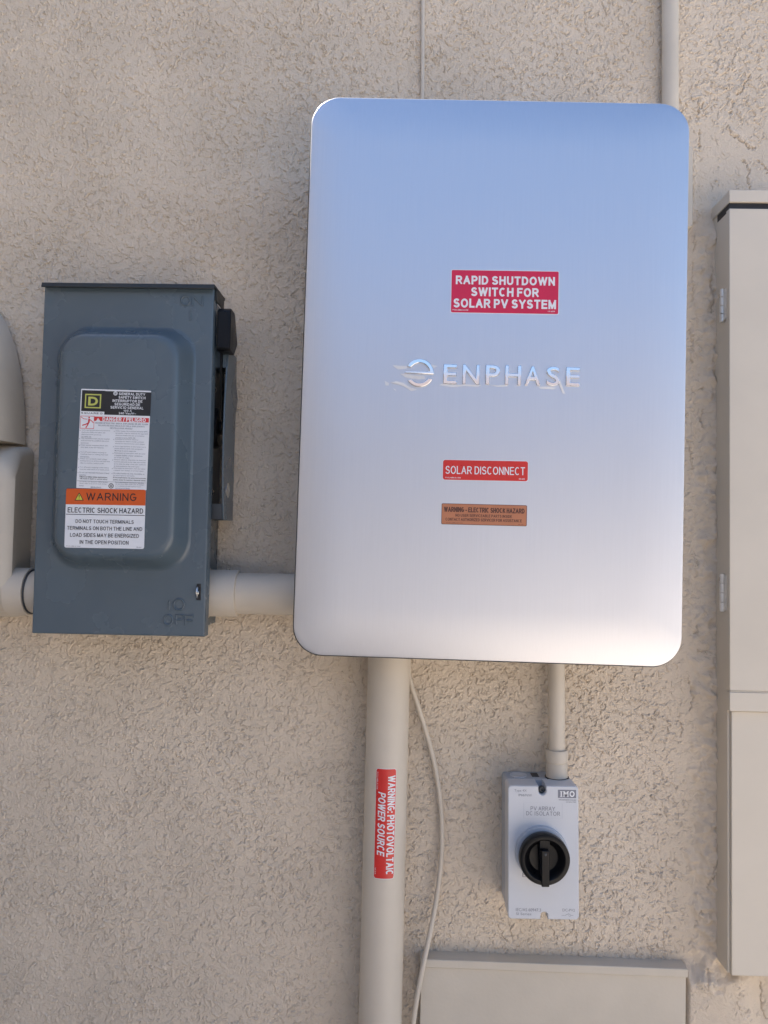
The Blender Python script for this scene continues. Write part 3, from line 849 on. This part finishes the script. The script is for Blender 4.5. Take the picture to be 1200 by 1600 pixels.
c2 = thing('conduit', f2, 'stubby horizontal tan conduit left of grey switch box with wide coupling', 'conduit')
xa = f2.L(1, 924, DC + 40)[0]; xb = f2.L(33, 924, DC + 40)[0]
conduit_h(f2, -130, 75, xa, xb, 36.5, 41.5, DC, c2)
g = G(); g.lathe((xb + .5, DC, 0), [(39, 0), (39, 2.2)], 'x', 40); g.build('dark_gap', M['darkgrey'], c2)

# ------------------------------------------------------------------ rounded cabinet at the left edge
fm = Frame(-60, 692, 60, 0.6)
mt = thing('meter_cabinet', fm, 'tan rounded cabinet with domed top, cut off by the left edge', 'cabinet')
ox = fm.L(40, 690, 8)[0]; oz = fm.L(0, 692, 50)[1]
topz = fm.L(-60, 470, 50)[1]
hw_ = ox
g = G()
vs, fs_ = [], []
NR, NA = 22, 48
# domed upper half: an upright half-ellipse bulging to 120 mm
for i in range(NR + 1):
    q = (math.pi / 2) * i / NR
    rr, dd = math.cos(q) ** .75, 10 + 105 * math.sin(q)
    for k in range(NA + 1):
        a = math.pi * k / NA
        vs.append((hw_ * rr * math.cos(a), dd, oz + 2 + (262 * rr) * math.sin(a)))
for i in range(NR):
    for k in range(NA):
        fs_.append((i * (NA + 1) + k, i * (NA + 1) + k + 1, (i + 1) * (NA + 1) + k + 1, (i + 1) * (NA + 1) + k))
g.add(vs, fs_)
g.add([(-hw_, 0, oz + 2), (hw_, 0, oz + 2), (hw_, 10, oz + 2)] + [(hw_ * math.cos(math.pi / 2 * i / NR) ** .75, 10 + 105 * math.sin(math.pi / 2 * i / NR), oz + 2) for i in range(1, NR + 1)] +
      [(-hw_ * math.cos(math.pi / 2 * i / NR) ** .75, 10 + 105 * math.sin(math.pi / 2 * i / NR), oz + 2) for i in range(NR - 1, -1, -1)], [tuple(range(3 + 2 * NR + 0))])
g.build('dome', M['paint'], mt, angle=40)
zlo = fm.L(0, 965, 50)[1]
hh = oz - zlo
xs = fm.L(46, 800, 14)[0]; xf = fm.L(12, 800, 100)[0]
g = G().loft([(0, oz - hh / 2 - 2, 2 * xs - 4, hh, 14, 0), (0, oz - hh / 2 - 2, 2 * xs, hh, 16, 14), (0, oz - hh / 2 - 2, 2 * xs - 8, hh - 6, 22, 40), (0, oz - hh / 2 - 4, 2 * xf + 14, hh - 60, 34, 92),
              (0, oz - hh / 2 - 5, 2 * xf, hh - 78, 32, 101), (0, oz - hh / 2 - 5, 2 * xf - 22, hh - 100, 30, 104)], n=8)
g.build('lower_housing', M['paint'], mt, angle=50)

# ------------------------------------------------------------------ vertical conduits
DV = 55.0
fp = Frame(601, 1300, DV, 0.08)
bp = thing('conduit', fp, 'thick vertical tan conduit running down from the silver enclosure', 'conduit')
RP = 36.8 * 1.0
wL = fp.L(567.5, 1300, DV)[0]; wR = fp.L(635, 1300, DV)[0]
RP = (wR - wL) / 2 * .985; pcx = (wL + wR) / 2
g = G(); g.tube([(pcx, DV, 345), (pcx, DV, -fp.o[1] + 1)], RP, 56)
g.build('pipe', M['pvc'], bp, angle=40)
# sticker wrapped round the pipe: flat (across, along) coordinates bent onto the cylinder
def bend(g, off):
    g.v = [(pcx + (RP + off + d) * math.sin(x / RP), DV + (RP + off + d) * math.cos(x / RP), z) for x, d, z in g.v]
    return g
def across(px, py): return RP * math.asin(max(-.99, min(.99, (fp.L(px, py, DV + RP * .9)[0] - pcx) / (RP * .985))))
zt_, zb_ = fp.L(607, 1202, DV + RP)[1], fp.L(596, 1373, DV + RP)[1]
sc, sw_ = (across(587, 1290) + across(616, 1290)) / 2, across(616.5, 1290) - across(586.5, 1290)
g = G()
for (x0, x1, za, zb2, lift, mi) in ((sc - sw_ / 2 - .5, sc + sw_ / 2 + .5, zt_ + .8, zb_ - .8, .2, 1), (sc - sw_ / 2, sc + sw_ / 2, zt_, zb_, .35, 0)):
    n = 24; m_ = 20; r = 3.0
    for k in range(n):
        xa_, xb_ = x0 + (x1 - x0) * k / n, x0 + (x1 - x0) * (k + 1) / n
        def cut(x):
            e_ = min(x - x0, x1 - x)
            return 0 if e_ >= r else r - math.sqrt(max(0, r * r - (r - e_) ** 2))
        ca, cb = cut(xa_), cut(xb_)
        g.add([(xa_, lift, zb2 + ca), (xb_, lift, zb2 + cb), (xb_, lift, za - cb), (xa_, lift, za - ca)], [(0, 1, 2, 3)], mi)
st = bend(g, 0).build('sticker', [M['red'], M['white']], bp, angle=60)
tag(st, 'red sticker wrapped on the pipe reading WARNING: PHOTOVOLTAIC POWER SOURCE')
g = G()
def tv(s, across0, across1, y0, y1, bold, slant=0.0):
    """text running downwards: across position fractions of the sticker, photo rows"""
    za, zb2 = fp.L(600, y0, DV + RP)[1], fp.L(600, y1, DV + RP)[1]
    if stroked(s):
        vs_, F_ = strokes(s, abs(zb2 - za), (across1 - across0) * sw_, .135 + bold * 3.4)
        xm = sc - sw_ / 2 + (across0 + across1) / 2 * sw_
        g.add([(xm + y_, .55 + l_, (za + zb2) / 2 - x_ - slant * y_) for x_, y_, l_ in vs_], F_)
        return
    V_, F_ = glyphs(s, bold)
    xa_, xb_ = sc - sw_ / 2 + across0 * sw_, sc - sw_ / 2 + across1 * sw_
    x = xa_ + V_[:, 1] * (xb_ - xa_)
    z = za + V_[:, 0] * (zb2 - za)
    bm = bmesh.new()
    bv = [bm.verts.new((a_, 0, b_)) for a_, b_ in zip(x, z)]
    for f_ in F_:
        try: bm.faces.new([bv[i] for i in f_])
        except ValueError: pass
    bmesh.ops.triangulate(bm, faces=bm.faces)
    bmesh.ops.subdivide_edges(bm, edges=[e_ for e_ in bm.edges if abs(e_.verts[0].co.x - e_.verts[1].co.x) > 2.5], cuts=2, use_grid_fill=True)
    bm.verts.index_update()
    g.add([(v_.co.x, .55, v_.co.z) for v_ in bm.verts], [tuple(v_.index for v_ in f_.verts) for f_ in bm.faces])
    bm.free()
tv('WARNING: PHOTOVOLTAIC', .60, .97, 1212, 1367, .012)
tv('POWER SOURCE', .13, .50, 1239, 1337, .012, .22)
tv('PVCLABELS.COM', .04, .10, 1207, 1234, .01); tv('02-314', .04, .10, 1357, 1367, .01)
bend(g, 0).build('lettering', M['white'], st, fix=False, angle=60)

fq = Frame(870, 1100, 32, 1.2)
sp = thing('conduit', fq, 'thin vertical tan conduit entering the top of the isolator switch', 'conduit')
xl_, xr_ = fq.L(857, 1120, 34)[0], fq.L(883, 1120, 34)[0]
qx, qr = (xl_ + xr_) / 2, (xr_ - xl_) / 2
dq = 32.0
G().tube([(qx, dq, 150), (qx, dq, fq.L(869, 1180, dq)[1])], qr, 36).build('pipe', M['pvc'], sp, angle=40)
za_, zm_, zb3 = fq.L(869, 1171, dq)[1], fq.L(869, 1191, dq)[1], fq.L(869, 1214, dq)[1]
g = G(); g.lathe((qx, dq, 0), [(qr, za_ + 1), (qr + 4.2, za_ + .4), (qr + 5.0, za_ - 1.5), (qr + 5.0, zm_ + 5), (qr + 4.2, zm_ + .8), (qr + 3.4, zm_), (qr + 3.6, zm_ - .8), (qr + 4.0, zm_ - 4), (qr + 3.6, zb3 + 5), (qr + 4.5, zb3 + 2), (qr + 4.5, zb3)], 'z', 40)
g.build('adaptor', M['pvc'], sp, angle=40)
g = G(); g.lathe((qx, dq, zb3), [(qr + 6, -1.5), (qr + 6, 1.2)], 'z', 36); g.build('gasket', M['rubber'], sp)

fc = Frame(1049, 160, 20, 0.7)
uc = thing('conduit', fc, 'vertical tan conduit on the wall above the silver enclosure at upper right', 'conduit')
xl_, xr_ = fc.L(1036, 80, 22)[0], fc.L(1061.5, 80, 22)[0]
ux, ur = (xl_ + xr_) / 2, (xr_ - xl_) / 2
G().tube([(ux, 17, 330), (ux, 17, -110)], ur, 32).build('pipe', M['paint'], uc, angle=40)
x1_ = fc.L(1084, 260, 26)[0]; z1_, z0_ = fc.L(1080, 226, 26)[1], fc.L(1080, 356, 26)[1]
G().loft([((ux - ur + x1_) / 2, (z0_ + z1_) / 2, x1_ - ux + ur, z1_ - z0_, 7, 0), ((ux - ur + x1_) / 2, (z0_ + z1_) / 2, x1_ - ux + ur, z1_ - z0_, 7, 22), ((ux - ur + x1_) / 2, (z0_ + z1_) / 2, x1_ - ux + ur - 5, z1_ - z0_ - 5, 6, 26)]).build('conduit_body', M['paint'], uc, angle=50)

# ------------------------------------------------------------------ rotary isolator
DI = 85.0
fi = Frame(849, 1332, DI, 1.2)
iso = thing('isolator_switch', fi, 'light grey plastic isolator switch box with round black rotary knob', 'switch box')
IW, IH = 118.0, 219.8
G().loft([(0, 0, IW - 1, IH - 2, 7, 0), (0, 0, IW - 1, IH - 2, 7, 40), (0, 0, IW - 3, IH - 4, 6, 41.5), (0, 0, IW - 3, IH - 4, 6, 46)]).build('base', M['isobase'], iso, angle=30)
# cover outline with its two screw notches cut in
def notched(inset, r):
    W2, H2 = IW / 2 - inset, IH / 2 - inset
    pts = []
    def corner(cx_, cz_, a0):
        for k in range(6):
            a = rad(a0 + 18 * k); pts.append((cx_ + r * math.cos(a), cz_ + r * math.sin(a)))
    def notch(xc_, top, sgn, hw, dp):
        n_ = []
        for k in range(11):
            a = rad(180 * k / 10)
            n_.append((xc_ + hw * math.cos(a), top - sgn * (dp - hw) - sgn * hw * math.sin(a)))
        return n_
    corner(W2 - r, H2 - r, 0)
    xt = fi.L(847.5, 1228, DI)[0]; xb_ = fi.L(850.5, 1436, DI)[0]
    nt_ = notch(xt, H2, 1, 6.6 + inset * .5, 15)
    pts.append((nt_[0][0], H2)); pts.extend(nt_); pts.append((nt_[-1][0], H2))
    corner(-W2 + r, H2 - r, 90); corner(-W2 + r, -H2 + r, 180)
    nb = notch(xb_, -H2, -1, 6.2 + inset * .5, 12)[::-1]
    pts.append((nb[0][0], -H2)); pts.extend(nb); pts.append((nb[-1][0], -H2))
    corner(W2 - r, -H2 + r, 270)
    return pts
g = G()
A, B, C_ = notched(0, 6), notched(0, 6), notched(1.3, 5)
n = len(A)
vs = [(x, 46, z) for x, z in A] + [(x, DI - 1.3, z) for x, z in B] + [(x, DI, z) for x, z in C_]
fs2 = [(s * n + k, s * n + (k + 1) % n, (s + 1) * n + (k + 1) % n, (s + 1) * n + k) for s in range(2) for k in range(n)]
fs2 += [tuple(range(n)), tuple(range(2 * n, 3 * n))]
g.add(vs, fs2)
icov = g.build('cover', M['iso'], iso, angle=30)
x, z = fi.L(847, 1229, DI - 8)
g = G(); g.lathe((x, DI - 14, IH / 2 - 9), [(5.6, 0), (5.6, 5), (4.6, 6), (2, 6), (1.6, 4)], 'd', 24)
g.build('screw', M['darkgrey'], iso)
ztop = IH / 2 - 1
g = G(); g.lathe((-IW / 2 + 27, 22, ztop), [(15, -.5), (15, 1.0), (13, 1.4), (12, .8)], 'z', 32); g.build('knockout', M['iso'], iso)
g = G(); g.box(-9, 3, 10, 32, ztop - .5, ztop + 1.2); g.build('clip', M['darkgrey'], iso, bevel=.5)
# knob
kx, kz = fi.L(851.5, 1344, 118)
bx_, bz_ = kx, kz
g = G(); g.lathe((bx_, DI, bz_), [(44, -.3), (44, 6), (43, 7.5), (41, 8), (37, 8.2)], 'd', 64)
g.build('knob_collar', M['isobase'], iso, angle=40)
KR = fi.L(891, 1344, 118)[0] - kx
g = G(); g.lathe((kx, DI, kz), [(KR - 5, 8), (KR - 1.5, 14), (KR, 20), (KR, 32), (KR - 1, 34), (KR - 3, 34.8), (KR - 7.5, 34.6), (KR - 9.5, 33), (KR - 14, 24), (KR - 18, 21), (KR - 24, 20.5), (6, 20.5)], 'd', 72)
kn = g.build('rotary_knob', M['black'], iso, angle=30)
tag(kn, 'round black rotary knob')
g = G()
hz1 = fi.L(851, 1331, 122)[1]; hz0 = fi.L(852, 1386, 122)[1]; ltop = fi.L(851, 1311, 122)[1]
g.prism([(kx - 9, ltop), (kx + 9, ltop), (kx + 8.5, hz1), (kx + 7.6, hz0 + 1), (kx - 7.6, hz0 + 1), (kx - 8.5, hz1)], DI + 20, DI + 31)
g.build('grip_bar', M['black'], kn, bevel=1.6, bseg=3)
g = G(); g.prism([(kx - 6.5, hz1 + 2), (kx + 6.5, hz1 + 2), (kx + 6.4, hz0), (kx - 6.4, hz0)], DI + 31, DI + 38)
g.build('padlock_lever', M['black'], kn, bevel=1.4, bseg=3)
g = G(); g.lathe((kx, DI + 38, hz1 - 4), [(2.2, -1), (2.2, .5), (1.4, 1.0)], 'd', 18); g.build('pin', M['darkgrey'], kn)
# printing on the cover
c7 = lambda x, y: (740 + x / 3.7227, 1030 + y / 3.7227)
g = G()
ki = (1400 - DI) / 1200 / 3.7227
def ti(s, x0, y0, x1, y1, b=0.0, mi=0, lift=.2):
    put_text(g, s, fi.L(*c7((x0 + x1) / 2, (y0 + y1) / 2), DI), (x1 - x0) * ki, (y1 - y0) * ki, DI + lift, -.4, b, mi)
def ri(x0, y0, x1, y1, mi, lift=.1):
    a_, b_ = fi.L(*c7(x0, y0), DI), fi.L(*c7(x1, y1), DI)
    g.add([(a_[0], DI + lift, b_[1]), (b_[0], DI + lift, b_[1]), (b_[0], DI + lift, a_[1]), (a_[0], DI + lift, a_[1])], [(0, 1, 2, 3)], mi)
def pb(name='printed_lettering'):
    global g
    o = g.build(name, [M['greyink'], M['white'], M['isobase']], icov, fix=False); g = G(); return o
ri(490, 759, 596, 808, 0)
ri(506, 768, 513, 800, 1, .3)
for q in ((502, 767.5, 517, 770.5), (502, 797.5, 517, 800.5), (520, 797.5, 531, 800.5), (541, 797.5, 555, 800.5), (519, 767.5, 528, 770.5), (545, 767.5, 555, 770.5)): ri(*q, 1, .34)
ti('M', 523, 768, 551, 800, .03, 1, .3); ti('O', 558, 767, 587, 801, .04, 1, .3)
ti('PRECISION MADE AVAILABLE', 497, 815, 596, 822, .0); ti('NO SMALL PRINT', 540, 828, 596, 834, .0)
pb('printed_logo')
ti('Type 4X', 238, 757, 308, 774, -.002); ti('IP66/NW', 262, 784, 338, 798, -.002)
pb()
ti('PV ARRAY', 333, 857, 472, 880, -.004); ti('DC ISOLATOR', 308, 886, 500, 909, -.004)
for q in ((291, 834, 516, 836.5), (291, 926, 516, 928.5), (291, 836.5, 293, 926), (514, 836.5, 516, 926)): ri(*q, 2)
pb()
ti('IEC/AS 60947.3', 248, 1449, 390, 1466, -.002); ti('SI Series', 248, 1474, 334, 1488, -.002)
pb()
ti('DC-PV2', 518, 1452, 588, 1467, -.002)
ri(512, 1489, 530, 1491, 0); ri(564, 1489, 580, 1491, 0)
a_, b_ = fi.L(*c7(532, 1491), DI), fi.L(*c7(556, 1479), DI)
g.add([(a_[0], DI + .2, a_[1]), (b_[0], DI + .2, b_[1] - .4), (b_[0], DI + .2, b_[1] + .3), (a_[0], DI + .2, a_[1] + .7)], [(0, 1, 2, 3)])
ti('O', 553, 1483, 565, 1497, -.01)
pb()
ti('E', 284, 1242, 304, 1266, -.004)
pb()

# ------------------------------------------------------------------ right-hand cabinet
DR = 74.0
fr_ = Frame(1140, 900, DR, 0.5)
rc = thing('wall_cabinet', fr_, 'tall tan metal cabinet with rain hood and hinged door at right edge', 'cabinet')
xr = fr_.L(1140, 900, DR)[0]
zz = lambda py: fr_.L(1141, py, DR)[1]
W_ = 420.0
ztop_, zdoor1, zgr, zdoor0, zbot = zz(297), zz(325.5), zz(1079), zz(1111.5), zz(1528)
g = G(); g.box(xr + 2, xr + W_, -10, DR - 14, zbot + 1, ztop_ - 1)
g.build('body', M['cabinet'], rc, bevel=1)
g = G(); g.box(xr - .5, xr + W_ + 2, -10, DR + 1.5, zz(316), ztop_); g.build('rain_hood', M['cabinet'], rc, bevel=1)
g = G(); g.box(xr + 1.5, xr + W_ - 1, 20, DR - 3, zdoor1 - 2, zz(316) - .2); g.build('seal', M['rubber'], rc)
g = G(); g.box(xr, xr + W_, DR - 13.5, DR, zgr, zdoor1); g.box(xr + .4, xr + W_ - .4, DR - 13, DR - .5, zgr - 2.5, zgr - .01); g.box(xr, xr + W_, DR - 13.5, DR, zdoor0, zgr - 2.51)
dr = g.build('door', M['cabinet'], rc, bevel=1.2)
g = G(); g.box(xr + 6, xr + W_ - 6, DR - 13.6, DR - 7, zbot, zdoor0 - 1.0); g.build('lower_panel', M['cabinet'], rc, bevel=1.2)
for (py0, py1) in ((444, 497), (897, 958)):
    z1h, z0h = zz(py0), zz(py1)
    g = G(); zc = (z1h + z0h) / 2; hl = (z1h - z0h) / 2
    for k in range(4):
        za2 = z0h + k * hl / 2; g.lathe((xr - 1.5, 48, za2), [(3.6, .4), (4.2, 1), (4.2, hl / 2 - 1), (3.6, hl / 2 - .4)], 'z', 16)
    g.box(xr - 1.0, xr + 2.2, 34, 62, z0h + 3, z1h - 3)
    hg = g.build('hinge', M['hinge'], rc, angle=30)
    g = G(); g.lathe((xr - 2, 42, z1h - 10), [(3.4, 0), (3.4, -2), (1.5, -3)], 'x', 16)
    g.build('screw', M['steel'], hg)

# ------------------------------------------------------------------ low flush panel at the bottom
DL = 30.0
fl = Frame(865, 1560, DL, 0.0)
lp = thing('access_panel', fl, 'low tan sheet-metal box with lipped lid at the bottom of the wall', 'utility box')
xl_, xr_ = fl.L(655.5, 1550, DL)[0], fl.L(1075, 1550, DL)[0]
zl1, zl2 = fl.L(865, 1506.5, DL)[1], fl.L(865, 1520, DL)[1]
zfl = -fl.o[1]
g = G(); g.box(xl_ + 2, xr_ - 2, -12, DL - 4, zfl + 120, zl2 + 2); g.build('front_panel', M['paint'], lp, bevel=1)
g = G(); g.box(xl_, xr_, -12, DL, zl2, zl1); g.build('lid', M['paint'], lp, bevel=1.5)

# ------------------------------------------------------------------ cable
fb = Frame(661, 100, 4, 0)
cb = [(661.5, -60, 5), (661, 0, 5), (660.5, 100, 5), (660, 152, 5), (658, 250, 5), (650, 600, 8), (642, 950, 14), (638, 1040, 22), (643, 1072, 24), (652, 1100, 22), (663, 1135, 18), (673, 1170, 16), (681, 1205, 14), (686.5, 1240, 13),
      (690, 1280, 13), (690.5, 1320, 14), (688, 1360, 16), (682, 1405, 20), (673.5, 1450, 28), (663, 1500, 38), (653, 1550, 42), (645.5, 1600, 42), (640, 1650, 40), (636, 1720, 30), (634, 2000, 14)]
P_ = []
for px, py, d in cb:
    x, z = fb.L(px, py, d); P_.append(Vector((x, d, z)))
def spline(P, n=8):
    out = []
    for i in range(len(P) - 1):
        p0, p1, p2, p3 = P[max(i - 1, 0)], P[i], P[i + 1], P[min(i + 2, len(P) - 1)]
        for k in range(n):
            t = k / n
            out.append(.5 * ((2 * p1) + (p2 - p0) * t + (2 * p0 - 5 * p1 + 4 * p2 - p3) * t * t + (3 * p1 - p0 - 3 * p2 + p3) * t ** 3))
    return out + [P[-1]]
pp = spline(P_)
g = G(); g.tube([tuple(p) for p in pp], [3.6 if p.z > -1000 else 4.4 for p in pp], 14)
cable = g.build('cable', M['pvc'], None, angle=60)
cable.location = (fb.o[0] / 1000, 0, fb.o[1] / 1000)
tag(cable, 'thin tan cable hanging in a curve beside the thick conduit', 'cable')
